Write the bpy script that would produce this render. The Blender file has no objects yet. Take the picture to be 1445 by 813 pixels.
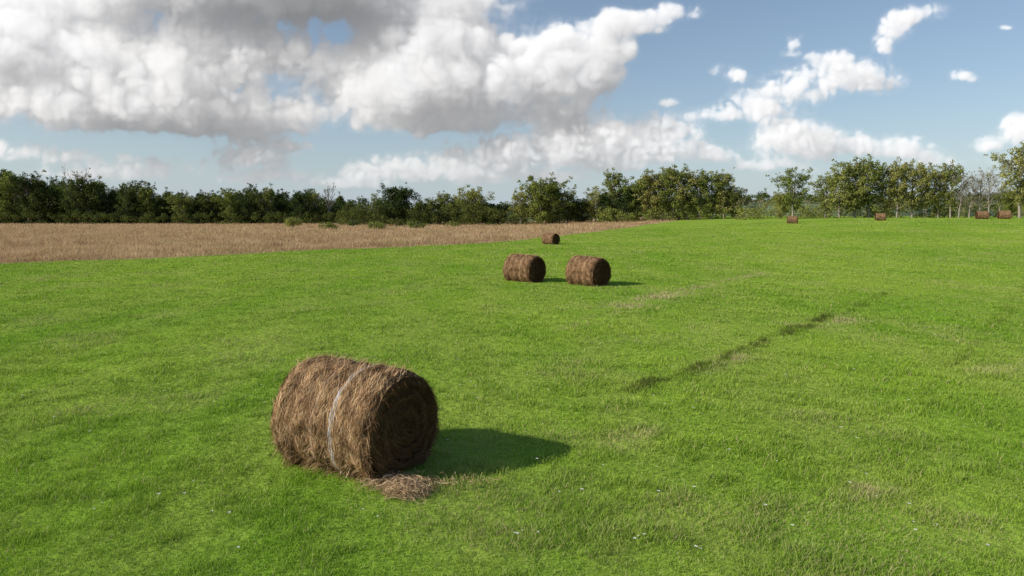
import bpy, math
import numpy as np
from mathutils import Vector

scene = bpy.context.scene
scene.view_settings.view_transform = 'Standard'
scene.view_settings.look = 'None'
scene.view_settings.exposure = 0
COL = scene.collection
rng = np.random.default_rng(7)

# ---------------------------------------------------------------- noise
_T = np.random.default_rng(1).random((8, 256, 256))
def vnoise(x, y, s=0):
    x = np.asarray(x, float); y = np.asarray(y, float)
    xi = np.floor(x).astype(np.int64); yi = np.floor(y).astype(np.int64)
    fx = x - xi; fy = y - yi
    fx = fx*fx*fx*(fx*(fx*6-15)+10); fy = fy*fy*fy*(fy*(fy*6-15)+10)
    t = _T[s % 8]
    a = t[xi & 255, yi & 255]; b = t[(xi+1) & 255, yi & 255]
    c = t[xi & 255, (yi+1) & 255]; d = t[(xi+1) & 255, (yi+1) & 255]
    return (a*(1-fx)+b*fx)*(1-fy)+(c*(1-fx)+d*fx)*fy
def fbm(x, y, o=4, s=0, g=0.5):
    r = 0; a = 1; n = 0
    for i in range(o):
        an = .6*i+.3; ca, sa = math.cos(an), math.sin(an)
        r = r + a*vnoise((x*ca-y*sa)*2**i+17.3*i, (x*sa+y*ca)*2**i-9.1*i, s+i); n += a; a *= g
    return r/n
def sm(t):
    t = np.clip(t, 0, 1); return t*t*(3-2*t)

# ---------------------------------------------------------------- terrain
def terrain(x, y):
    x = np.asarray(x, float); y = np.asarray(y, float)
    z = 2.6*sm((x+10)/90)*sm((y-25)/90)
    z = z + 8*sm((y-380)/320) + 8*sm((y-380)/320)*sm((x-80)/160)
    near = sm((160-y)/80)
    z = z + near*(0.12*(fbm(x/3.2+5, y/3.2, 2, 1)-0.5)+0.12*(fbm(x/11, y/11, 2, 4)-0.5))
    return z
_BY = [-200, 0, 45, 60, 75, 82, 119, 180, 230, 260, 4000]
_BX = [-262, -78, -34.5, -20.5, -6.5, -2, 16, 42, 62, 75, 75]
def xb(y):
    y = np.asarray(y, float)
    return np.interp(y, _BY, _BX) + 2.6*(fbm(y/5+3, y*0+2.2, 3, 2)-0.5)

# ---------------------------------------------------------------- mesh helpers
def np_mesh(name, verts, faces, smooth=False):
    me = bpy.data.meshes.new(name)
    verts = np.asarray(verts, np.float32); faces = np.asarray(faces, np.int32)
    n, k = faces.shape
    me.vertices.add(len(verts)); me.vertices.foreach_set("co", verts.ravel())
    me.loops.add(n*k); me.loops.foreach_set("vertex_index", faces.ravel())
    me.polygons.add(n); me.polygons.foreach_set("loop_start", np.arange(n, dtype=np.int32)*k)
    me.update(calc_edges=True)
    me.polygons.foreach_set("use_smooth", np.full(n, smooth))
    return me
def attr(me, name, vals):
    a = me.attributes.new(name, 'FLOAT', 'POINT')
    a.data.foreach_set("value", np.asarray(vals, np.float32).ravel())
def obj(name, me, parent=None, loc=(0, 0, 0), **props):
    o = bpy.data.objects.new(name, me); COL.objects.link(o)
    o.location = loc
    if parent: o.parent = parent
    for k, v in props.items(): o[k] = v
    return o

# ---------------------------------------------------------------- material helpers
class NT:
    def __init__(s, name):
        s.m = bpy.data.materials.new(name); s.m.use_nodes = True
        s.t = s.m.node_tree; s.t.nodes.clear()
        s.out = s.t.nodes.new('ShaderNodeOutputMaterial')
    def n(s, typ, **kw):
        nd = s.t.nodes.new(typ)
        for k, v in kw.items(): setattr(nd, k, v)
        return nd
    def l(s, a, b): s.t.links.new(a, b)
    def attr(s, name): return s.n('ShaderNodeAttribute', attribute_name=name).outputs['Fac']
    def noise(s, scale, detail=3, vec=None, rough=0.5):
        nd = s.n('ShaderNodeTexNoise'); nd.inputs['Scale'].default_value = scale
        nd.inputs['Detail'].default_value = detail; nd.inputs['Roughness'].default_value = rough
        if vec is None:
            if not hasattr(s, 'geo'): s.geo = s.n('ShaderNodeNewGeometry')
            vec = s.geo.outputs['Position']
        s.l(vec, nd.inputs['Vector']); return nd.outputs['Fac']
    def rng(s, v, a, b, c=0, d=1):
        nd = s.n('ShaderNodeMapRange'); s.l(v, nd.inputs[0])
        for i, q in enumerate((a, b, c, d)): nd.inputs[i+1].default_value = q
        return nd.outputs[0]
    def mix(s, f, a, b, mode='MIX'):
        nd = s.n('ShaderNodeMix', data_type='RGBA', blend_type=mode)
        for v, i in ((f, 0), (a, 6), (b, 7)):
            if isinstance(v, (int, float)): nd.inputs[i].default_value = v
            elif isinstance(v, tuple): nd.inputs[i].default_value = (*v, 1)
            else: s.l(v, nd.inputs[i])
        return nd.outputs[2]
    def math(s, op, a, b=None):
        nd = s.n('ShaderNodeMath', operation=op)
        for i, v in enumerate((a, b)):
            if v is None: continue
            if isinstance(v, (int, float)): nd.inputs[i].default_value = v
            else: s.l(v, nd.inputs[i])
        return nd.outputs[0]
    def surf(s, col, transl=0.0, normal=None, tcol=None):
        d = s.n('ShaderNodeBsdfDiffuse'); s.l(col, d.inputs['Color'])
        if normal is not None: s.l(normal, d.inputs['Normal'])
        o = d.outputs[0]
        if transl > 0:
            t = s.n('ShaderNodeBsdfTranslucent'); s.l(tcol if tcol is not None else col, t.inputs['Color'])
            mx = s.n('ShaderNodeMixShader'); mx.inputs[0].default_value = transl
            s.l(o, mx.inputs[1]); s.l(t.outputs[0], mx.inputs[2]); o = mx.outputs[0]
        s.l(o, s.out.inputs['Surface']); return s.m
    def bump(s, h, strength, dist):
        b = s.n('ShaderNodeBump'); b.inputs['Strength'].default_value = strength
        b.inputs['Distance'].default_value = dist; s.l(h, b.inputs['Height']); return b.outputs[0]

def field_variation(T):
    mp = T.n('ShaderNodeMapping'); T.geo = T.n('ShaderNodeNewGeometry')
    T.l(T.geo.outputs['Position'], mp.inputs['Vector'])
    mp.inputs['Rotation'].default_value = (0, 0, math.radians(41))
    mp.inputs['Scale'].default_value = (1.0, 0.16, 1.0)
    st = T.noise(0.55, 3, mp.outputs[0])
    big = T.noise(0.07, 3); med = T.noise(0.5, 4)
    return T.rng(st, .40, .60), T.rng(big, .40, .60), T.rng(med, .38, .62)

T = NT('field_grass'); st, big, med = field_variation(T)
c = T.mix(big, (.20, .345, .036), (.28, .415, .052))
c = T.mix(T.math('MULTIPLY', med, .45), c, (.15, .265, .03))
c = T.mix(T.math('MULTIPLY', st, .45), c, (.34, .405, .088))
fine = T.noise(3.5, 4, rough=.7)
c = T.mix(T.rng(fine, .4, .7, 0, .5), c, (.12, .20, .024))
M_FIELD = T.surf(c, normal=T.bump(T.noise(5, 4), .8, .10))
T = NT('dry_meadow')
c = T.mix(T.rng(T.noise(.06, 3), .35, .65), (.46, .34, .19), (.58, .45, .26))
c = T.mix(T.rng(T.noise(.8, 5, rough=.7), .4, .7, 0, .6), c, (.28, .195, .10))
M_MEADOW = T.surf(c, normal=T.bump(T.noise(2, 5), .8, .25))
T = NT('haze_tinted_fields')
c = T.mix(T.rng(T.noise(.008, 2), .45, .52), (.08, .12, .07), (.18, .24, .12))  # aerial haze put into the colour as dull, bluish greens
c = T.mix(T.rng(T.noise(.06, 4), .5, .6), c, (.06, .085, .07))
M_FAR = T.surf(c)

T = NT('grass_blades'); st, big, med = field_variation(T)
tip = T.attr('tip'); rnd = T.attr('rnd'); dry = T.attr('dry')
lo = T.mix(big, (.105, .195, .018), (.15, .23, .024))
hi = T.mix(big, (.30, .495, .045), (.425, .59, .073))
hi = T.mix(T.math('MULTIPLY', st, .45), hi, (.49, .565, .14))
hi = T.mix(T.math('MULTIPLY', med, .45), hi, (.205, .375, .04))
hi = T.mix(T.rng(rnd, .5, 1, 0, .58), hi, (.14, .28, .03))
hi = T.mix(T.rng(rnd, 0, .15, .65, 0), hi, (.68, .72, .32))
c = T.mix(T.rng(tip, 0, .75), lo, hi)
c = T.mix(T.rng(dry, 0, 1), c, (.54, .44, .26))
c = T.mix(T.rng(dry, 0, -1), c, (.085, .09, .03))  # ruts: disturbed grass, its shadow painted in as darker blades
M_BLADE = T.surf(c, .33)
T = NT('dry_stalks')
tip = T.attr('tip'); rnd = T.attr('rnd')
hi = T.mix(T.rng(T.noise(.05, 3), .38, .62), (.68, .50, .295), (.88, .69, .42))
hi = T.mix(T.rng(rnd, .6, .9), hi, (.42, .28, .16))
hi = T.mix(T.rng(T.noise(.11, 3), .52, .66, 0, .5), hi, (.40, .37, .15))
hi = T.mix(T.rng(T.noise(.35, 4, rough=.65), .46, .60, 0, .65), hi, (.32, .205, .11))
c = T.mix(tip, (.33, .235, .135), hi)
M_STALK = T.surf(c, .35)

def hay_mat(name, a, b, cc, n=.55):
    T = NT(name); r = T.attr('rnd')
    c = T.mix(T.rng(r, 0, .5), a, b); c = T.mix(T.rng(r, .5, 1), c, cc)
    tc = T.n('ShaderNodeTexCoord')
    c = T.mix(T.rng(T.noise(5, 4, tc.outputs['Object']), .4, .66, 0, n), c, a)
    return T.surf(c, .12)
M_HAY = hay_mat('hay', (.095, .049, .023), (.46, .285, .15), (.90, .68, .42), .55)
M_HAYRED = hay_mat('reddish_hay', (.075, .04, .02), (.42, .25, .135), (.76, .53, .33), .5)
M_HAYPALE = hay_mat('pale_hay', (.22, .14, .075), (.56, .40, .235), (.82, .64, .42), .4)
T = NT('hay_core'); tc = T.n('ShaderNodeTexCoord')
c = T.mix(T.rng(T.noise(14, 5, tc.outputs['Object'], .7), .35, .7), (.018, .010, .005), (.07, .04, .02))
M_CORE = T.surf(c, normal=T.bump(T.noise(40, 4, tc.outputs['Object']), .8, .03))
T = NT('net_twine'); c = T.mix(T.rng(T.attr('rnd'), 0, 1), (.32, .31, .31), (.50, .49, .50)); M_TWINE = T.surf(c)

def leaf_mat(name, a, b, cc):
    T = NT(name); r = T.attr('rnd'); oi = T.n('ShaderNodeObjectInfo')
    c = T.mix(r, a, b)
    c = T.mix(T.math('MULTIPLY', oi.outputs['Random'], .6), c, cc)
    return T.surf(c, .25)
M_LEAF = [leaf_mat('foliage_dark', (.045, .07, .02), (.12, .16, .042), (.12, .125, .035)),
          leaf_mat('foliage_mid', (.085, .12, .026), (.21, .26, .058), (.25, .25, .07)),
          leaf_mat('foliage_yellowish', (.15, .18, .04), (.34, .36, .10), (.31, .28, .10)),
          leaf_mat('foliage_sparse', (.19, .17, .10), (.32, .29, .18), (.20, .22, .10)),
          leaf_mat('foliage_deep', (.025, .044, .014), (.07, .105, .028), (.05, .07, .024))]
T = NT('bark'); tc = T.n('ShaderNodeTexCoord')
c = T.mix(T.noise(3, 4, tc.outputs['Object']), (.14, .12, .10), (.38, .35, .30)); M_BARK = T.surf(c)
T = NT('petals'); c = T.mix(T.attr('rnd'), (.75, .75, .72), (.9, .9, .85)); M_PETAL = T.surf(c, .2)

# ---------------------------------------------------------------- ground sheet
ys = [-60.0]
while ys[-1] < 2600:
    y = ys[-1]
    ys.append(y + (3 if y < 3 else 0.45 if y < 30 else 0.8 if y < 80 else 2.5 if y < 200 else 8 if y < 420 else 45))
ys = np.array(ys)
ss = list(np.arange(-60, 150, .6))
a = -60.0; step = 1.0
while a > -2600: a -= step; step *= 1.12; ss.insert(0, a)
a = ss[-1]; step = 1.0
while a < 2600: a += step; step *= 1.12; ss.append(a)
ss = np.array(ss)
Yg, Sg = np.meshgrid(ys, ss, indexing='ij'); Xg = xb(Yg)+Sg
Zg = terrain(Xg, Yg)
V = np.stack([Xg, Yg, Zg], -1).reshape(-1, 3)
nr, nc = Yg.shape
I = np.arange(nr*nc).reshape(nr, nc)
F = np.stack([I[:-1, :-1], I[:-1, 1:], I[1:, 1:], I[1:, :-1]], -1).reshape(-1, 4)
me = np_mesh('ground', V, F, True)
for m in (M_FIELD, M_MEADOW, M_FAR): me.materials.append(m)
fs = ((Sg[:-1, :-1]+Sg[:-1, 1:])/2).ravel(); fy = Yg[:-1, :-1].ravel()
mi = np.where((fs < 0) & (fy < 330), 1, 0); mi = np.where(fy >= 330, 2, mi)
me.polygons.foreach_set("material_index", mi.astype(np.int32))
g = obj('ground', me, kind='structure', label='mown green field sloping gently beside dry meadow', category='field')

# ---------------------------------------------------------------- blades
def blades(x, y, h, w, lean, name, mat, dry=None, r=None):
    n = len(x); z = terrain(x, y)-.01
    a = r.random(n)*math.pi*2; b = r.random(n)*math.pi*2
    sx = np.cos(a)*w/2; sy = np.sin(a)*w/2
    lx = np.cos(b)*lean*h; ly = np.sin(b)*lean*h
    P = np.zeros((n, 5, 3), np.float32)
    def put(i, k, f, hz):
        P[:, i, 0] = x+k*sx+f*lx; P[:, i, 1] = y+k*sy+f*ly; P[:, i, 2] = z+hz*h
    put(0, -1, 0, 0); put(1, 1, 0, 0); put(2, -.75, .35, .55); put(3, .75, .35, .55)
    put(4, 0, 1, 1-.25*lean)
    base = np.arange(n)[:, None]*5
    Fc = np.stack([base+np.array([[0, 1, 3]]), base+np.array([[0, 3, 2]]), base+np.array([[2, 3, 4]])], 1).reshape(-1, 3)
    me = np_mesh(name, P.reshape(-1, 3), Fc)
    attr(me, 'tip', np.tile([0, 0, .6, .6, 1], n))
    attr(me, 'rnd', np.repeat(r.random(n), 5))
    if dry is not None: attr(me, 'dry', np.repeat(dry, 5))
    me.materials.append(mat); return me

def segdist(x, y, p, q):
    px, py = p; qx, qy = q
    t = np.clip(((x-px)*(qx-px)+(y-py)*(qy-py))/((qx-px)**2+(qy-py)**2), 0, 1)
    return np.hypot(x-px-t*(qx-px), y-py-t*(qy-py))
def lines(x, y, segs, thr=.28):
    s = np.zeros_like(x)
    xw = x+.8*(fbm(x/1.2, y/1.2, 3, 2)-.5)
    for p, q, w, k in segs: s = np.maximum(s, k*np.exp(-(segdist(xw, y, p, q)/w)**2))
    return s*sm((fbm(x*1.3, y*1.3, 3, 5)-thr)/.3)
RUTS = [((2.2, 12.6), (4.4, 14.8), .27, .95), ((4.4, 14.8), (7.4, 18.6), .20, .85), ((7.4, 18.6), (10.2, 21.8), .30, .95), ((10.2, 21.8), (17, 30), .28, .65),
        ((7, 11.5), (14, 19.8), .18, .5), ((14, 19.8), (26, 34), .3, .5), ((-7.5, 14), (-4, 17), .2, .35), ((-9, 20), (-3, 27), .3, .35)]
DRYS = [((4.2, 24.4), (6.8, 28.6), .8, 1.), ((6.8, 28.6), (14, 38), .4, .7), ((8.6, 20.2), (10.6, 21.2), .5, .9), ((1.7, 9.5), (2.0, 9.9), .3, .9), ((3.9, 14.2), (5.2, 15.6), .4, .8),
        ((4.0, 7.5), (4.3, 7.9), .25, .7), ((1.2, 19.5), (4.0, 24.0), .25, .5), ((10, 14), (15, 17), .4, .5)]
r = np.random.default_rng(11)
N = 1150000
y = np.exp(r.uniform(math.log(4.3), math.log(130), N))
x = r.uniform(-1, 1, N)*(.80*y+2.5)
keep = x > xb(y)+r.normal(0, .6, N)
x = x[keep]; y = y[keep]; n = len(x)
rut = lines(x, y, RUTS, .20); dr_ = lines(x, y, DRYS, .18)
hn = fbm(x/.45, y/.45, 3, 3); hb = fbm(x/4, y/4, 2, 6)
h = (.042+.060*sm((hn-.32)/.45)**1.2)*(.75+.5*hb)*(.6+.8*r.random(n))
h *= np.where(r.random(n) < .025, 1.6, 1)
h *= 1+.8*rut+.35*dr_
h *= 1+.25*sm((y-20)/40)
w = (.0018+.00064*y)*(.6+.8*r.random(n))
dry = np.clip(dr_*.95*(r.random(n) < .85)+(r.random(n) < .045)*.8 + .5*sm((fbm(x/2.2+40, y/2.2, 3, 1)-.61)/.12)*(r.random(n) < .4), 0, 1)
dry = np.where(r.random(n) < rut*1.2, -np.clip(rut*.95, 0, 1), dry)
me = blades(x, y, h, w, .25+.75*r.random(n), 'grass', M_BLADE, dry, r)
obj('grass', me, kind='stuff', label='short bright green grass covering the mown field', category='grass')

N = 420000
y = np.exp(r.uniform(math.log(32), math.log(255), N))
x = r.uniform(-1, .35, N)*(.82*y+3)
keep = x < xb(y)+r.normal(0, 1.0, N)
x = x[keep]; y = y[keep]; n = len(x)
hn = fbm(x/2.2, y/2.2, 3, 3)
h = (.05+1.05*hn**1.3)*(.5+.9*r.random(n))*(1-.5*sm((x-xb(y)+3)/4))
w = (.005+.00044*y)*(.6+.8*r.random(n))
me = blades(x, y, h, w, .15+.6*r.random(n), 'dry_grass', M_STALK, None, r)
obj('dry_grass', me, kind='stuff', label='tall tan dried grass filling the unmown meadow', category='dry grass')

pts = [(-4.1, 7.62), (-3.83, 7.68), (.02, 6.55), (.1, 6.6), (.05, 6.5), (1.25, 6.45), (1.32, 6.52), (1.2, 6.38), (1.75, 6.2),
       (1.8, 6.22), (5.9, 11.4), (6.9, 11.6), (-1.0, 12.8), (-.8, 13), (-.7, 12.7), (.3, 13.4)]
for i in range(110):
    yy = math.exp(r.uniform(math.log(6.2), math.log(28))); xx = r.uniform(-.75, .75)*yy
    pts.append((xx, yy))
PV = []; PF = []; PR = []
for (px_, py_) in pts:
    z0 = float(terrain(px_, py_))+r.uniform(.08, .12); rad = r.uniform(.010, .022)
    for k in range(7):
        a0 = k*2*math.pi/7; b0 = len(PV)
        for (rr, da, dz) in ((.15, 0, 0), (.8, -.35, .3), (1.1, 0, .2), (.8, .35, .3)):
            PV.append((px_+rad*rr*math.cos(a0+da), py_+rad*rr*math.sin(a0+da), z0+rad*dz)); PR.append(r.random())
        PF.append((b0, b0+1, b0+2, b0+3))
me = np_mesh('wildflowers', np.array(PV), np.array(PF)); attr(me, 'rnd', PR); me.materials.append(M_PETAL)
obj('wildflowers', me, kind='stuff', label='tiny white wildflowers scattered in green grass', category='flowers')

# ---------------------------------------------------------------- hay bales
R0 = .71; HL = .81
def rprof(x):
    u = np.abs(x)/HL
    return R0*(1-.045*np.clip((u-.90)/.10, 0, 1)**2.0)*(1+.016*np.cos(x*2*math.pi/.32))
def lump(x, th):
    return .075*(fbm(x*1.8+9, th*1.2+4, 3, 2)-.5)+.055*(fbm(x*8, th*4, 2, 5)-.5)
def bale_point(x, th, dr=0):
    rr = rprof(x)+lump(x, th)+dr
    yy = rr*np.sin(th); zz = R0+rr*np.cos(th)
    zz = np.where(zz < .05, .05-(.05-zz)*.25, zz)-.05
    yy = yy*(1+.05*(1-zz/R0))
    zz = zz*(1-.018*(x/HL+1))
    return np.stack([x, yy, zz], -1)
def face_relief(f, th, yy, zz):
    return .03*(1-f**2)+.022*np.sin(f*24+th)+.055*(fbm(yy*3+9, zz*3, 4, 2, .6)-.5)
def body_mesh():
    NT_, NX = 160, 60
    th = np.linspace(-math.pi, math.pi, NT_, endpoint=False)
    xs = np.linspace(-HL, HL, NX)
    X, TH = np.meshgrid(xs, th, indexing='ij')
    THw = np.abs(TH)
    P = bale_point(X, TH); P2 = bale_point(X, THw); P2[..., 1] *= np.sign(TH+1e-9); P = np.where((np.abs(TH) > 2.6)[..., None], P2, P)
    V = [P.reshape(-1, 3)]; F = []
    I = np.arange(NX*NT_).reshape(NX, NT_); J = np.roll(I, -1, 1)
    F.append(np.stack([I[:-1], J[:-1], J[1:], I[1:]], -1).reshape(-1, 4))
    off = NX*NT_
    for side in (-1, 1):
        edge = P[0] if side < 0 else P[-1]
        cen = np.array([side*HL, 0, R0-.04]); prev = I[0] if side < 0 else I[-1]
        for k in range(1, 37):
            f = 1-k/37.0
            q = cen+(edge-cen)*f
            q[:, 0] = side*(HL+face_relief(f, th, q[:, 1], q[:, 2])*min(1, k/3))
            V.append(q); cur = np.arange(off, off+NT_); off += NT_
            a, b = (prev, cur)
            F.append(np.stack([a, np.roll(a, -1), np.roll(b, -1), b], -1)); prev = cur
    return np.concatenate(V), np.concatenate(F)
bv, bf = body_mesh()
body_me = np_mesh('bale_body', bv, bf, True); body_me.materials.append(M_CORE)

def ribbons(C, Wd, wid, rnd, name, mat):
    n, k, _ = C.shape
    if Wd.ndim == 2: Wd = np.repeat(Wd[:, None], k, 1)
    tp = np.ones(k); tp[-1] = .25; tp[0] = .5
    o = Wd*(wid[:, None]*tp[None, :]/2)[..., None]
    P = np.stack([C-o, C+o], 2).reshape(n, 2*k, 3)
    b = np.arange(n)[:, None]*2*k
    fs = [b+np.array([[2*i, 2*i+1, 2*i+3, 2*i+2]]) for i in range(k-1)]
    Fc = np.stack(fs, 1).reshape(-1, 4)
    me = np_mesh(name, P.reshape(-1, 3), Fc); attr(me, 'rnd', np.repeat(rnd, 2*k)); me.materials.append(mat)
    return me
NS = 56000
def side_straw(n, r):
    k = 6
    x0 = r.uniform(-HL, HL, n); t0 = r.uniform(-2.7, 2.7, n)
    L = r.uniform(.05, .30, n)/R0; sl = r.normal(0, .36, n)
    zig = .22*np.sin(x0*2*math.pi/.32+2.2*fbm(t0*2, x0*0, 2, 1))
    s = np.linspace(-.5, .5, k)[None]
    TH = t0[:, None]+L[:, None]*s
    cur = r.normal(0, .025, n)[:, None]
    X = x0[:, None]+(sl+zig)[:, None]*L[:, None]*s*R0+cur*(s*2)**2
    X = np.clip(X, -HL-.04, HL+.04)
    dr = r.uniform(.0, .022, n)[:, None]+(.5-np.abs(s))*.010
    loose = (r.random(n) < .11)[:, None]
    dr = dr+loose*r.uniform(0, .15, n)[:, None]*((s+.5)**2)
    P = bale_point(X, TH, dr)
    P[..., 2] = np.where(loose, P[..., 2]-.10*(s+.5)**2*r.random(n)[:, None], P[..., 2])
    P[..., 2] = np.maximum(P[..., 2], 0.0)
    W = np.zeros((n, 3)); W[:, 0] = 1; W[:, 1] = r.normal(0, .3, n); W[:, 2] = r.normal(0, .3, n)
    W /= np.linalg.norm(W, axis=1)[:, None]
    return P, W
def face_straw(n, r):
    k = 6
    side = np.where(r.random(n) < .75, 1, -1)[:, None]
    rad = R0*np.sqrt(r.uniform(.0, 1, n))[:, None]*.96; t0 = r.uniform(0, 2*math.pi, n)[:, None]
    L = r.uniform(.06, .34, n)[:, None]; s = np.linspace(-.5, .5, k)[None]
    dirr = r.normal(0, .45, n)[:, None]
    a = t0+L*s*np.cos(dirr)/(rad+.12); rr = np.minimum(rad+L*s*np.sin(dirr), R0*.97)
    f = rr/R0; th = math.pi/2-a
    yy = rr*np.sin(th); zz = np.maximum((R0-.05+rr*np.cos(th))*np.where(side > 0, .964, 1), .02)
    out = face_relief(f, th, yy, zz)+.008+r.uniform(0, .018, n)[:, None]+(r.random(n) < .16)[:, None]*r.uniform(0, .15, n)[:, None]*(s+.5)**2
    P = np.stack([side*(HL+out), yy, zz], -1)
    W = r.normal(0, 1, (n, 3)); W[:, 0] *= .4; W /= np.linalg.norm(W, axis=1)[:, None]
    return P, W
def rim_straw(n, r):
    k = 6
    side = np.where(r.random(n) < .65, 1, -1)[:, None]
    t0 = r.uniform(-2.6, 2.6, n)[:, None]; s = np.linspace(0, 1, k)[None]
    L = r.uniform(.05, .26, n)[:, None]
    al = r.normal(0, .9, n)[:, None]; ou = r.uniform(.0, .7, n)[:, None]
    X = side*(HL-.08+s*L*r.uniform(.1, .7, n)[:, None])
    TH = t0+s*L*np.sin(al)/R0
    P = bale_point(np.clip(X, -HL, HL), TH, .0+s*L*ou*.5)
    P[..., 0] = X; P[..., 2] -= .4*L*s*s
    P[..., 2] = np.maximum(P[..., 2], .01)
    W = r.normal(0, 1, (n, 3)); W /= np.linalg.norm(W, axis=1)[:, None]
    return P, W
r = np.random.default_rng(5)
A = [side_straw(NS, r), face_straw(13000, r), rim_straw(5000, r)]
C = np.concatenate([a[0] for a in A]); W = np.concatenate([a[1] for a in A]); n = len(C)
rn = np.clip(r.beta(1.2, 1.4, n), 0, 1)
band = np.abs(C[:NS, 2, 0]-.25+.02*np.sin(C[:NS, 2, 2]*5)) < .03
rn[:NS] = np.where(band & (r.random(NS) < .5), .88+.12*r.random(NS), rn[:NS])
rn[NS:NS+13000] *= .27  # end-face straw darkened, its shade put into the colour
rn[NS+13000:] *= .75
straw_me = ribbons(C, W, r.uniform(.0022, .0068, n), rn, 'straw', M_HAY)
tw = []
for (xc, wdt, nn) in ((.25, .014, 5), (-.06, .006, 1)):
    for j in range(nn):
        th = np.linspace(-2.75, 2.75, 160)
        X = xc+(j-nn/2)*.015+.035*(fbm(th*2+j*7, th*0+xc*9, 3, 2)-.5)
        P = bale_point(X, th, .024+.04*(fbm(th*9+j*3, th*0, 2, 4)-.40))
        tw.append((P, .55*wdt))
C = np.stack([t[0] for t in tw]); W = np.tile([1., 0, 0], (len(tw), 1))
twine_me = ribbons(C, W, np.array([t[1] for t in tw]), r.random(len(tw)), 'twine', M_TWINE)

near_lab = 'large brown round hay bale with frayed straw edges on green grass'
far_lab = 'brown round hay bale lying on the mown green field'
specs = [(-2.07, 8.84, -30, .99, near_lab), (.62, 34.0, -40, .98, 'brown round hay bale beside another on green grass'),
         (3.6, 32.2, -46, .98, 'brown round hay bale beside another with dark shaded end'), (4.2, 74, -44, .90, 'brown round hay bale near edge of dry meadow'),
         (46.6, 114, -20, .92, far_lab), (61.2, 114, -20, .88, far_lab), (75.3, 110, -15, .93, far_lab), (78.9, 110, -22, .95, far_lab)]
for i, (bx, by, rot, s, lab) in enumerate(specs):
    e = bpy.data.objects.new('hay_bale', None); COL.objects.link(e)
    e.location = (bx, by, float(terrain(bx, by))-.02); e.rotation_euler = (0, 0, math.radians(rot)); e.scale = (s, s, s)
    e['label'] = lab; e['category'] = 'hay bale'; e['group'] = 'round hay bales on the field'
    for nm, m_ in (('bale_body', body_me), ('straw', straw_me), ('twine', twine_me)):
        if nm == 'twine' and i > 0: continue
        o_ = obj(nm, m_, e)
        if nm == 'straw' and i > 0:
            o_.material_slots[0].link = 'OBJECT'; o_.material_slots[0].material = M_HAYRED
n = 1500; k = 7
kk = r.random(n)
cx = np.where(kk < .6, r.normal(-1.24, .10, n), r.normal(-1.36, .18, n)); cy = np.where(kk < .6, r.normal(7.70, .09, n), r.normal(7.90, .09, n))
hh = .05+.10*r.random(n)**2
a = r.uniform(0, 2*math.pi, n); L = r.uniform(.12, .42, n); s = np.linspace(-.5, .5, k)
C = np.zeros((n, k, 3)); cu = r.normal(0, 1.4, n)
for j in range(k):
    C[:, j, 0] = cx+np.cos(a+cu*s[j])*L*s[j]; C[:, j, 1] = cy+np.sin(a+cu*s[j])*L*s[j]*.8
    C[:, j, 2] = terrain(C[:, j, 0], C[:, j, 1])+np.maximum(hh-.05*(s[j]*2)**2*L/.2+r.normal(0, .008, n), .03)
W = r.normal(0, 1, (n, 3)); W /= np.linalg.norm(W, axis=1)[:, None]
me = ribbons(C, W, r.uniform(.003, .007, n), r.random(n), 'hay_pile', M_HAYPALE)
obj('hay_pile', me, label='loose heap of pale hay fallen beside large bale', category='hay', kind='stuff')
n = 50
cx = r.normal(-.62, .18, n); cy = r.normal(7.95, .07, n)
a = r.uniform(0, 2*math.pi, n); L = r.uniform(.06, .22, n); C = np.zeros((n, k, 3))
for j in range(k):
    C[:, j, 0] = cx+np.cos(a)*L*s[j]; C[:, j, 1] = cy+np.sin(a)*L*s[j]; C[:, j, 2] = terrain(cx, cy)+.06+.05*r.random(n)
W = r.normal(0, 1, (n, 3)); W /= np.linalg.norm(W, axis=1)[:, None]
me = ribbons(C, W, r.uniform(.004, .008, n), r.random(n), 'loose_straw', M_HAYPALE)
obj('loose_straw', me, label='stray wisps of pale straw in green grass', category='hay', kind='stuff')

# ---------------------------------------------------------------- trees
def tube(path, rad, V, Fq, sides=5):
    path = np.asarray(path); b = len(V)
    for i, p in enumerate(path):
        d = path[min(i+1, len(path)-1)]-path[max(i-1, 0)]; d = d/(np.linalg.norm(d)+1e-9)
        u = np.cross(d, [0.31, .95, .05]); u /= np.linalg.norm(u)+1e-9; v = np.cross(d, u)
        for q in range(sides):
            an = 2*math.pi*q/sides; V.append(p+rad[i]*(math.cos(an)*u+math.sin(an)*v))
    for i in range(len(path)-1):
        for q in range(sides):
            q2 = (q+1) % sides
            Fq.append((b+i*sides+q, b+i*sides+q2, b+(i+1)*sides+q2, b+(i+1)*sides+q))
def leaves(clumps, dens, size, r):
    P = []; R = []
    for (c, rad) in clumps:
        n = max(6, int(dens*rad*rad)); u = r.normal(0, 1, (n, 3)); u /= np.linalg.norm(u, axis=1)[:, None]
        dist = rad*(.35+.75*r.random(n)**.7)
        p = c+u*dist[:, None]*np.array([1, 1, .8])
        nn = u*.9+r.normal(0, .42, (n, 3))+np.array([0, 0, .35]); nn /= np.linalg.norm(nn, axis=1)[:, None]
        t = np.cross(nn, r.normal(0, 1, (n, 3))); t /= np.linalg.norm(t, axis=1)[:, None]; b = np.cross(nn, t)
        s = (size*r.uniform(.55, 1.2, n)/2)[:, None]
        P.append(np.stack([p-t*s, p-b*s*.7, p+t*s, p+b*s*.7], 1))
        cl = r.random(); R.append(np.repeat(np.clip(.6*cl+.4*r.random(n), 0, 1), 4))
    P = np.concatenate(P).reshape(-1, 3); return P, np.arange(len(P)).reshape(-1, 4), np.concatenate(R)
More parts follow.
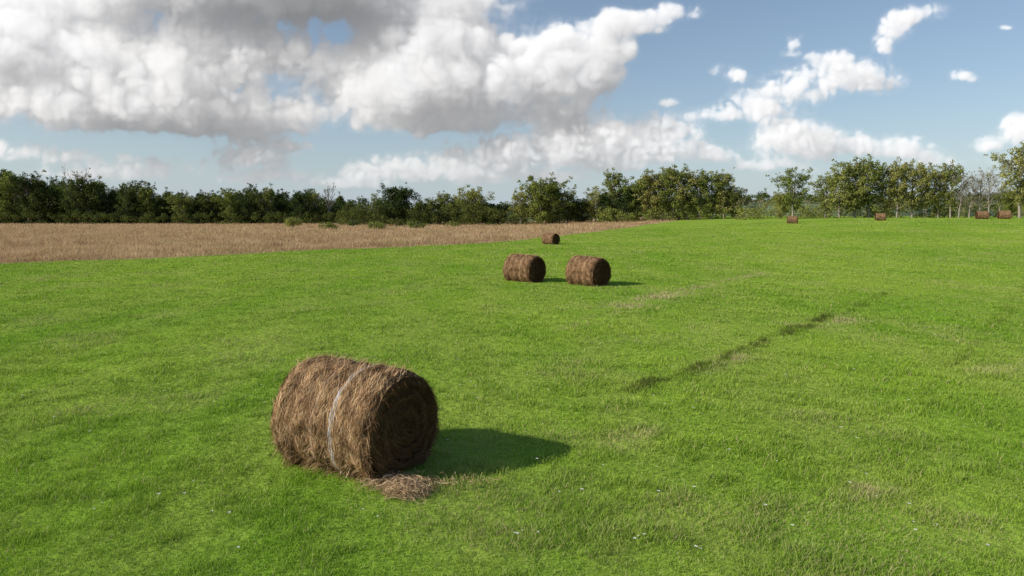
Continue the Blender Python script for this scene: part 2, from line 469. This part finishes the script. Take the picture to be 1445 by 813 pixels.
def make_tree(seed, H, Wd, cb, prof, nl=22, dens=60, lsize=.42, bare=False, cs=1.0, tr_=.018):
    r = np.random.default_rng(seed); V = []; Fq = []; clumps = []
    lean = r.normal(0, .03, 2)
    tr = [np.array([H*t*lean[0]+.12*math.sin(t*7+seed), H*t*lean[1]+.1*math.cos(t*6+seed), H*t*.93-.3]) for t in np.linspace(0, 1, 9)]
    tube(tr, [H*tr_*(1-.88*t)+.02 for t in np.linspace(0, 1, 9)], V, Fq, 7)
    def at(t):
        f = t*8; i = min(int(f), 7); return tr[i]*(1-(f-i))+tr[i+1]*(f-i)
    ga = r.uniform(0, 6)
    for j in range(nl):
        t = cb+(.97-cb)*((j+.5)/nl)**.9; ga += 2.4+r.normal(0, .3)
        u = (t-cb)/(1-cb)
        pw = {'round': math.sin(math.pi*(.12+.8*u))**.7, 'cone': 1.05-.9*u, 'column': .75-.25*abs(u-.4), 'spread': .35+.65*math.sin(math.pi*min(1, u*.95))**.8*(0.7+.5*u)}[prof]
        L = Wd/2*pw*r.uniform(.5, 1.3); el = r.uniform(.35, 1.0)*(1.15 if bare else .9)
        p0 = at(t*.85); d = np.array([math.cos(ga)*math.cos(el), math.sin(ga)*math.cos(el), math.sin(el)])
        p1 = p0+d*L*.5; p2 = p0+d*L+np.array([0, 0, (.1 if bare else -.02)*L])
        rr = H*.018*(1-.85*t)*.55
        tube([p0, p1, p2], [rr, rr*.6, rr*.22], V, Fq, 4)
        for q in range(11 if bare else 4):
            f = r.uniform(.3, 1); pb = p0+(p2-p0)*f; dd = d+r.normal(0, .6, 3)+[0, 0, .35]; dd /= np.linalg.norm(dd)
            pe = pb+dd*L*r.uniform(.25, .65); tube([pb, (pb+pe)/2+r.normal(0, .05, 3), pe], [max(rr*.3, .03), .022, .012], V, Fq, 3)
            if not bare or r.random() < .15: clumps.append((pe, r.uniform(.35, .75)*Wd*.085*cs))
        if not bare:
            clumps.append((p2, r.uniform(.6, 1.1)*Wd*.12*cs)); clumps.append((p1+r.normal(0, .2, 3), r.uniform(.6, 1.1)*Wd*.12*cs))
    clumps.append((at(1.0), Wd*.07)); 
    P, Fl, R = leaves(clumps, dens if not bare else 14, lsize, r)
    t_me = np_mesh('trunk', np.array(V), np.array(Fq), True); t_me.materials.append(M_BARK)
    c_me = np_mesh('crown', P, Fl); attr(c_me, 'rnd', R); c_me.materials.append(M_LEAF[1])
    top = max(P[:, 2].max(), np.array(V)[:, 2].max())
    return t_me, c_me, top
VAR = {
 'round': [make_tree(s, 12, 10, .08, 'round', 30, 84, .38, cs=1.10) for s in (1, 2, 3)],
 'dense': [make_tree(s, 12, 8.5, .06, 'cone', 28, 82, .38, cs=1.12) for s in (4, 5, 6)]+[make_tree(s, 12, 9.5, .06, 'round', 28, 82, .38, cs=1.12) for s in (14, 15)],
 'ball': [make_tree(16, 12, 11, .08, 'round', 34, 90, .38, cs=1.3)],
 'column': [make_tree(s, 14, 8.2, .12, 'column', 30, 82, .37, cs=1.10) for s in (7, 8, 9)],
 'airy': [make_tree(s, 14, 8.6, .21, 'spread', 28, 76, .35, cs=1.04, tr_=.018) for s in (10, 11, 12)],
 'bare': [make_tree(s, 11, 7, .2, 'spread', 26, 40, .3, True) for s in (20, 21)],
}
LAB = {'round': 'broad leafy green tree at the field edge', 'dense': 'dense dark green tree in the woodland edge', 'ball': 'dark green rounded tree among paler hedgerow trees',
       'column': 'tall upright leafy tree in the field hedgerow', 'airy': 'airy yellow-green tree with visible pale trunk', 'bare': 'leafless grey tree with fine twigs'}
cnt = [0]
rt = np.random.default_rng(77)
def put_tree(px_, top, d, kind, mat, wf=1.0):
    x_ = (px_-722.5)/963*d; y_ = d
    g0 = float(terrain(x_, y_)); H = 3.3+(303-top)/963*d-g0
    vs = VAR[kind]; tm, cm, tp = vs[cnt[0] % len(vs)]; cnt[0] += 1
    s = H/tp
    name = 'bare_tree' if kind == 'bare' else 'leafy_tree'
    e = bpy.data.objects.new(name, None); COL.objects.link(e)
    e.location = (x_, y_, g0-.1); e.scale = (s*wf, s*wf, s); e.rotation_euler = (0, 0, rt.uniform(0, 6.28))
    e['label'] = LAB[kind]; e['category'] = 'tree'; e['group'] = 'trees bordering the fields'
    obj('trunk', tm, e); c = obj('crown', cm, e)
    c.material_slots[0].link = 'OBJECT'; c.material_slots[0].material = M_LEAF[mat]
SKX = [-80, 0, 30, 60, 110, 140, 165, 200, 260, 300, 350, 380, 420, 450, 475, 500]
SKY = [230, 237, 240, 252, 249, 251, 262, 262, 261, 266, 266, 262, 273, 271, 275, 284]
for i, px_ in enumerate(np.arange(-60, 490, 17)):
    t = np.interp(px_, SKX, SKY)+rt.uniform(-7, 12)
    put_tree(px_+rt.uniform(-5, 5), t, 240+rt.uniform(-6, 6), ('dense', 'round', 'column', 'dense')[i % 4], (0, 4, 1, 0, 0, 1, 4)[i % 7], 1.0)
for i, px_ in enumerate(np.arange(-50, 500, 24)):
    t = np.interp(px_, SKX, SKY)+rt.uniform(-10, 7)
    put_tree(px_+rt.uniform(-5, 5), t, 256+rt.uniform(-4, 8), 'column' if i % 2 else 'dense', (0, 0, 4)[i % 3], .85)
put_tree(115, 234, 238, 'bare', 3, .9); put_tree(466, 257, 236, 'bare', 3, .6); put_tree(48, 242, 236, 'bare', 3, .8); put_tree(128, 240, 238, 'bare', 3, .8)
centre = [(497, 281, 225, 'round', 0), (515, 275, 225, 'column', 0), (533, 272, 225, 'airy', 1), (563, 257, 205, 'ball', 4, 1.0), (548, 282, 215, 'round', 0),
 (592, 280, 220, 'round', 0, 1.2), (610, 274, 220, 'airy', 1, 1.3), (630, 268, 220, 'column', 1, 1.1), (646, 276, 220, 'round', 1, 1.2), (668, 260, 215, 'round', 2, 1.1), (688, 281, 220, 'round', 1, 1.4),
 (706, 284, 220, 'round', 0, 1.4), (735, 265, 205, 'column', 2, 1.2), (762, 243, 200, 'round', 1, 1.15), (780, 252, 200, 'round', 1, 1.1), (801, 268, 205, 'column', 1, 1.3), (820, 276, 205, 'round', 0, 1.4), (840, 262, 200, 'airy', 2, 1.2),
 (855, 270, 198, 'dense', 4, 1.1), (868, 236, 198, 'column', 1, 1.0), (884, 256, 195, 'dense', 4, 1.2), (898, 248, 195, 'round', 1, 1.0), (914, 240, 193, 'column', 2, 1.2), (932, 235, 192, 'airy', 1, 1.2), (950, 231, 190, 'column', 1, 1.2),
 (968, 237, 190, 'airy', 2, 1.2), (985, 241, 188, 'column', 1, 1.1), (1003, 236, 188, 'airy', 1, 1.2), (1020, 238, 186, 'column', 2, 1.0), (1034, 260, 186, 'round', 0)]
for c_ in centre: put_tree(*c_)
right = [(1062, 280, 190, 'bare', 3, .8), (1076, 284, 186, 'bare', 3, .8), (1116, 235, 152, 'airy', 1, 1.1), (1100, 266, 154, 'round', 2, .8), (1163, 242, 165, 'airy', 1, 1.2), (1182, 230, 160, 'column', 2, 1.0), (1203, 219, 160, 'column', 1, 1.1), (1224, 220, 160, 'airy', 1, 1.1),
 (1244, 236, 160, 'airy', 2, .9), (1262, 222, 158, 'column', 2, .85), (1284, 224, 158, 'airy', 2, 1.0), (1302, 228, 158, 'airy', 2, .9), (1320, 236, 158, 'airy', 2, .9), (1338, 225, 156, 'airy', 1, .85),
 (1350, 240, 154, 'bare', 3, .9), (1364, 244, 154, 'bare', 3, .9), (1378, 238, 154, 'bare', 3, .9), (1391, 234, 152, 'bare', 3, .8), (1406, 246, 152, 'bare', 3, .8), (1434, 199, 132, 'airy', 2, .95), (1452, 210, 132, 'column', 1, .9), (1418, 262, 150, 'round', 1, .9), (1475, 220, 135, 'airy', 1)]
for c_ in right: put_tree(*c_)

def thicket(name, pts, hfun, mat, seed, label, dens=30, lsize=.5, cr=(.7, 1.5)):
    r = np.random.default_rng(seed); cl = []
    for (px_, d) in pts:
        x_ = (px_-722.5)/963*d; g0 = float(terrain(x_, d)); H = hfun(px_)
        hh = r.uniform(0, 1)**.8*H
        cl.append((np.array([x_, d, g0+hh]), r.uniform(*cr)))
    P, Fl, R = leaves(cl, dens, lsize, r); me = np_mesh(name, P, Fl); attr(me, 'rnd', R); me.materials.append(mat)
    obj(name, me, kind='stuff', label=label, category='bushes')
r = np.random.default_rng(3)
thicket('woodland', [(r.uniform(-90, 500), r.uniform(246, 285)) for _ in range(1500)], lambda p: 8.0, M_LEAF[4], 1, 'dark dense wood behind the dry meadow', 26, .7, (1.2, 2.4))
thicket('undergrowth', [(r.uniform(-90, 700), r.uniform(228, 242)) for _ in range(900)], lambda p: 3.6, M_LEAF[0], 2, 'low dark shrubs along the wood edge', 34, .5, (.8, 1.6))
thicket('undergrowth', [(r.uniform(480, 1045), r.uniform(200, 225)) for _ in range(1400)], lambda p: 5.4+1.4*math.sin(p*.05), M_LEAF[0], 3, 'green shrubs beneath the hedgerow trees', 34, .45, (.7, 1.4))
thicket('undergrowth', [(r.uniform(840, 1045), r.uniform(182, 196)) for _ in range(220)], lambda p: 3.2+1.0*math.sin(p*.09), M_LEAF[1], 7, 'leafy green shrubs in front of hedgerow trunks', 34, .42, (.6, 1.2))
thicket('undergrowth', [(r.uniform(1035, 1500), r.uniform(158, 178)) for _ in range(780)], lambda p: 3.7+1.3*math.sin(p*.07), M_LEAF[1], 4, 'scrubby shrubs beneath the slender trees', 30, .4, (.5, 1.2))
thicket('undergrowth', [(r.uniform(1035, 1500), r.uniform(178, 186)) for _ in range(500)], lambda p: 4.6, M_LEAF[3], 5, 'brown dry scrub behind the slender trees', 22, .35, (.5, 1.1))
thicket('distant_woods', [(r.uniform(540, 1500), r.uniform(560, 640)) for _ in range(700)], lambda p: 6, M_LEAF[0], 6, 'distant dark tree belt on the far hillside', 8, 1.4, (1.8, 3.6))
for (px_, d, wd, hh, mt) in ((415, 170, 4.8, 3.6, 2), (462, 145, 5.6, 2.6, 1), (531, 142, 4.8, 2.6, 1), (587, 150, 6.0, 3.0, 1), (500, 180, 4.4, 3.0, 0), (560, 175, 5.4, 3.3, 0), (640, 172, 4.2, 2.5, 1)):
    cl = []
    for i in range(16):
        a = r.uniform(0, 6.28); q = r.random()**.5
        cl.append((np.array([math.cos(a)*q*wd*.38, math.sin(a)*q*wd*.35, hh*(.25+.5*r.random()*(1-q*.6))]), r.uniform(.5, .9)*hh*.38))
    P, Fl, R = leaves(cl, 90, .30, r); me = np_mesh('foliage', P, Fl); attr(me, 'rnd', R); me.materials.append(M_LEAF[mt])
    V = []; Fq = []
    for i in range(5):
        a = i*1.26; tube([np.array([0, 0, -.1]), np.array([math.cos(a)*.4, math.sin(a)*.4, hh*.35]), np.array([math.cos(a)*wd*.25, math.sin(a)*wd*.25, hh*.7])], [.06, .04, .015], V, Fq, 4)
    sme = np_mesh('stems', np.array(V), np.array(Fq)); sme.materials.append(M_BARK)
    x_ = (px_-722.5)/963*d
    e = bpy.data.objects.new('bush', None); COL.objects.link(e); e.location = (x_, d, float(terrain(x_, d)))
    e['label'] = 'yellow-green bush in tall dry grass' if mt == 2 else 'low rounded green bush in tall dry grass'
    e['category'] = 'bush'; e['group'] = 'bushes in the dry meadow'
    obj('stems', sme, e); obj('foliage', me, e)

# ---------------------------------------------------------------- sky with cumulus clouds (volumetric integration of a density grid)
PIT = math.radians(6.13); cp, sp = math.cos(PIT), math.sin(PIT)
NA, NE = 1120, 330
az = np.radians(np.linspace(-47, 47, NA)); el = np.radians(np.linspace(-.6, 27, NE))
EL, AZ = np.meshgrid(el, az, indexing='ij')
DX = np.sin(AZ)*np.cos(EL); DY = np.cos(AZ)*np.cos(EL); DZ = np.sin(EL)
Fw = DY*cp-DZ*sp; Up = DY*sp+DZ*cp
U = (722.5+963*DX/Fw).astype(np.float32); Vv = (406.5-963*Up/Fw).astype(np.float32)
NZ = 34; PX = 1.41; DZC = 4.4
zc = ((np.arange(NZ)-NZ/2+.5)*DZC).astype(np.float32)
blobs = [(40,140,125,56),(170,132,115,58),(275,145,90,52),(110,70,110,50),(-20,60,105,64),(230,176,165,24),(355,155,56,38),(215,85,105,44),(315,95,60,44),(400,85,50,38),(425,150,44,36),
 (440,-34,150,78),(300,-28,190,70),(170,-12,120,42),(60,15,105,36),(490,6,64,34),(310,45,90,38),(395,184,60,14),
 (565,115,92,62),(665,112,100,70),(785,105,82,60),(610,55,80,50),(505,135,48,52),(620,168,135,26),(860,78,32,22),(650,0,85,36),(735,160,105,26),(845,120,36,26),
 (545,240,56,22),(630,234,62,30),(715,222,68,38),(805,204,76,44),(925,206,62,42),(865,232,60,20),(1010,222,30,15),(750,250,110,12),(865,190,26,14),
 (1020,164,40,14),(1070,147,48,22),(1125,130,54,28),(1190,110,54,33),(1243,112,34,22),(1180,85,20,18),
 (1108,192,44,42),(1150,206,50,26),(1216,210,36,20),(1275,212,36,20),(1322,223,34,14),(1090,238,50,12),
 (1268,42,26,26),(1298,20,36,18),(1250,62,16,15),
 (1030,108,20,16),(1120,60,14,17),(1118,78,16,9),(1360,107,22,10),
 (1440,187,34,25),(1395,205,30,12),(1500,190,50,30),(1440,226,50,12),
 (350,222,66,26),(200,238,62,18),(45,222,84,20),(355,250,80,12),(110,250,70,11),(480,258,60,10),(410,208,40,12),
 (895,40,48,17),(942,20,42,17),(870,32,25,21),(1420,40,11,6),(940,148,18,7)]
wx = (34*(fbm(U/60, Vv/60, 5, 1)-.5)).astype(np.float32); wy = (24*(fbm(U/60+31, Vv/60+7, 5, 2)-.5)).astype(np.float32)
U1 = U+wx; V1 = Vv+wy
inv = np.ones((NE, NA, NZ), np.float32)
for (bx, by, rx, ry) in blobs:
    hit = (np.abs(U-bx) < rx*2.1+28) & (np.abs(Vv-by) < ry*2.1+20)
    if not hit.any(): continue
    rr_ = np.where(hit.any(1))[0]; cc_ = np.where(hit.any(0))[0]
    sl = (slice(rr_[0], rr_[-1]+1), slice(cc_[0], cc_[-1]+1))
    dv = (V1[sl]-by)/ry; dv = np.where(dv > 0, dv*1.5, dv)
    r2 = ((U1[sl]-bx)/rx)**2+dv**2
    rz = max(min(ry*1.1, rx), 10)
    r3 = r2[..., None]+(zc/rz)**2
    if ry > 44 or by < 0: pk, q4, q2 = .985, .30, .50
    else: pk, q4, q2 = .83, .10, .80
    inv[sl] *= 1-pk*np.exp(-r3*r3*q4-q2*r3)
Mk = 1-inv; del inv
nrg = np.random.default_rng(9)
def lat(cell, ang):
    ca, sa = math.cos(ang), math.sin(ang)
    wk = .5*cell
    a_ = fbm(U/cell*.6+5*ang, Vv/cell*.6, 2, 6)-.5; b_ = fbm(U/cell*.6, Vv/cell*.6+9*ang, 2, 7)-.5
    xx = (ca*U-sa*Vv+wk*a_*2)/cell; yy = (sa*U+ca*Vv+wk*b_*2)/cell
    xx = xx-xx.min(); yy = yy-yy.min()
    nx = int(xx.max())+3; ny = int(yy.max())+3; nz = int(NZ*DZC/cell)+3
    L = nrg.random((ny, nx, nz)).astype(np.float32)
    f = np.arange(NZ)*DZC/cell; i = f.astype(int); t = (f-i).astype(np.float32); t = t*t*(3-2*t)
    A = L[..., i]*(1-t)+L[..., i+1]*t
    xi = xx.astype(int); yi = yy.astype(int)
    fx = (xx-xi).astype(np.float32); fy_ = (yy-yi).astype(np.float32)
    fx = (fx*fx*(3-2*fx))[..., None]; fy_ = (fy_*fy_*(3-2*fy_))[..., None]
    top_ = A[yi, xi]; top_ += (A[yi, xi+1]-top_)*fx
    bot = A[yi+1, xi]; bot += (A[yi+1, xi+1]-bot)*fx
    return top_+(bot-top_)*fy_
nz_ = np.zeros_like(Mk); nf_ = np.zeros_like(Mk); amp = 1; af = .35
for i, cell in enumerate((74, 41, 23, 13, 7.3, 4.1)):
    q = lat(cell, .4+i*.9)
    if i in (1, 2, 3): q = np.abs(2*q-1)*1.1
    nz_ += amp*q; nf_ += af*q; amp *= .64; af *= 1.12 if i < 3 else .72
nz_ = (nz_-nz_.mean())/nz_.std(); nf_ = (nf_-nf_.mean())/nf_.std()
small = np.clip(sm((Vv-175)/40)+sm((U-880)/60), 0, 1)[..., None].astype(np.float32)
near_c = sm((Mk-.08)/.22).astype(np.float32)
f = Mk-.455+((.150*nz_)*(1-small)+(.01+.150*nf_)*small)*near_c
dens = np.clip(f*(2.6-.5*small), 0, 1).astype(np.float32)
wisp = np.clip(Mk-.12+.17*nf_, 0, 1)*(.09+.02*small)*near_c
dens = np.maximum(dens, wisp.astype(np.float32)); del f, wisp, nz_, nf_, near_c
tau = np.zeros_like(dens); prev = np.zeros((NE, NZ), np.float32)
ddy = .52/.80; ddz = (.34/.80)*PX/DZC; stp = PX/.80
iy = np.arange(NE)+ddy; y0 = np.clip(iy.astype(int), 0, NE-1); y1 = np.clip(y0+1, 0, NE-1); fyw = (iy-np.floor(iy)).astype(np.float32)[:, None]
for xcol in range(NA):
    p = prev[y0]*(1-fyw)+prev[y1]*fyw
    pz = np.concatenate([p[:, 1:], p[:, -1:]*0], 1)
    p = p*(1-ddz)+pz*ddz
    tau[:, xcol] = p
    prev = p+dens[:, xcol]*stp
tup = np.zeros_like(dens); prev = np.zeros((NA, NZ), np.float32)
for row in range(NE-1, -1, -1):
    pp = np.pad(prev, ((2, 2), (1, 1)), mode='edge')
    prev = (pp[:-4, 1:-1]+pp[1:-3, 1:-1]+pp[2:-2, 1:-1]*2+pp[3:-1, 1:-1]+pp[4:, 1:-1]+pp[2:-2, 2:]+pp[2:-2, :-2])/8
    prev = prev*.993
    tup[row] = prev; prev = prev+dens[row]*PX
shade_tau = (58*np.exp(-((U-410)/140)**2)*sm((75-Vv)/65))[..., None].astype(np.float32)  # extra optical depth added to shade the upper-left cloud
tau = 110*(1-np.exp(-tau/110))+shade_tau; tup = 85*(1-np.exp(-tup/85))+shade_tau*.7
S = .53*np.exp(-.041*tau)+.26*np.exp(-.012*tau)+.10*np.exp(-.003*tau)
Aamb = .19*np.exp(-.025*tup)+.090
sig = dens*DZC*.13
depth = np.cumsum(sig[..., ::-1], -1)[..., ::-1]
Tr = np.exp(-(depth-sig)); wgt = Tr*(1-np.exp(-sig))
alpha = wgt.sum(-1); ai = 1/np.maximum(alpha, 1e-4)
Ls = (wgt*S).sum(-1)*ai; La = (wgt*Aamb).sum(-1)*ai
colr = Ls*1.02+La*.87; colg = Ls*.985+La*.95; colb = Ls*.94+La*1.09
low = sm((Vv-175)/120)
hz = (.62, .67, .73)
colr = colr*(1-low*.35)+hz[0]*low*.35; colg = colg*(1-low*.35)+hz[1]*low*.35; colb = colb*(1-low*.35)+hz[2]*low*.35
alpha = alpha*(1-.10*low)
ha = .74*np.exp(-np.degrees(EL).clip(0)/4.4)+.12  # haze veil painted into the sheet, thicker towards the horizon
hc = (.49, .60, .72)
A2 = alpha+ha*(1-alpha)
colr = (colr*alpha+hc[0]*ha*(1-alpha))/A2; colg = (colg*alpha+hc[1]*ha*(1-alpha))/A2; colb = (colb*alpha+hc[2]*ha*(1-alpha))/A2
edge = sm((47-np.abs(np.degrees(AZ)))/6)*sm((27-np.degrees(EL))/3)
alpha = A2*edge
nr, nc = U.shape; RAD = 2400
V = np.stack([DX*RAD, DY*RAD, DZ*RAD+3], -1).reshape(-1, 3)
I = np.arange(nr*nc).reshape(nr, nc)
F = np.stack([I[:-1, :-1], I[1:, :-1], I[1:, 1:], I[:-1, 1:]], -1).reshape(-1, 4)
me = np_mesh('sky', V, F, True)
ca = me.attributes.new('cloud', 'FLOAT_COLOR', 'POINT')
ca.data.foreach_set('color', np.stack([colr, colg, colb, alpha], -1).astype(np.float32).ravel())  # precomputed cloud light and shade stored as emitted colour
T = NT('baked_clouds_haze'); at_ = T.n('ShaderNodeAttribute', attribute_name='cloud')
em = T.n('ShaderNodeEmission'); T.l(at_.outputs['Color'], em.inputs['Color'])
tr = T.n('ShaderNodeBsdfTransparent'); mx = T.n('ShaderNodeMixShader')
T.l(at_.outputs['Alpha'], mx.inputs[0]); T.l(tr.outputs[0], mx.inputs[1]); T.l(em.outputs[0], mx.inputs[2])
T.l(mx.outputs[0], T.out.inputs['Surface'])
try: T.m.cycles.emission_sampling = 'NONE'
except Exception as ex: print(ex)
me.materials.append(T.m)
obj('sky', me, kind='structure', label='blue sky with large sunlit cumulus clouds', category='sky')

w = bpy.data.worlds.new("World"); scene.world = w; w.use_nodes = True
nt = w.node_tree; bg = nt.nodes['Background']
sk = nt.nodes.new('ShaderNodeTexSky'); sk.sky_type = 'NISHITA'; sk.sun_disc = False
AZT = math.atan2(-.95, -.31)
sk.sun_elevation = math.radians(29); sk.sun_rotation = AZT % (2*math.pi); sk.air_density = 1.0; sk.dust_density = .8; sk.ozone_density = 1.8
nt.links.new(sk.outputs[0], bg.inputs[0]); bg.inputs[1].default_value = .112

sun = bpy.data.lights.new('sun', 'SUN'); sun.energy = 5.0; sun.angle = math.radians(.5); sun.color = (1, .92, .80)
so = bpy.data.objects.new('sun', sun); COL.objects.link(so); so.location = (-40, -15, 30)
E = math.radians(29)
d = Vector((.95*math.cos(E), .31*math.cos(E), -math.sin(E)))
so.rotation_euler = d.to_track_quat('-Z', 'Y').to_euler()

cam = bpy.data.cameras.new('camera'); co = bpy.data.objects.new('camera', cam); COL.objects.link(co)
co.location = (0, 0, 3.3); co.rotation_euler = (math.radians(90-6.13), 0, 0)
cam.lens = 24; cam.sensor_width = 36; cam.clip_end = 10000
scene.camera = co
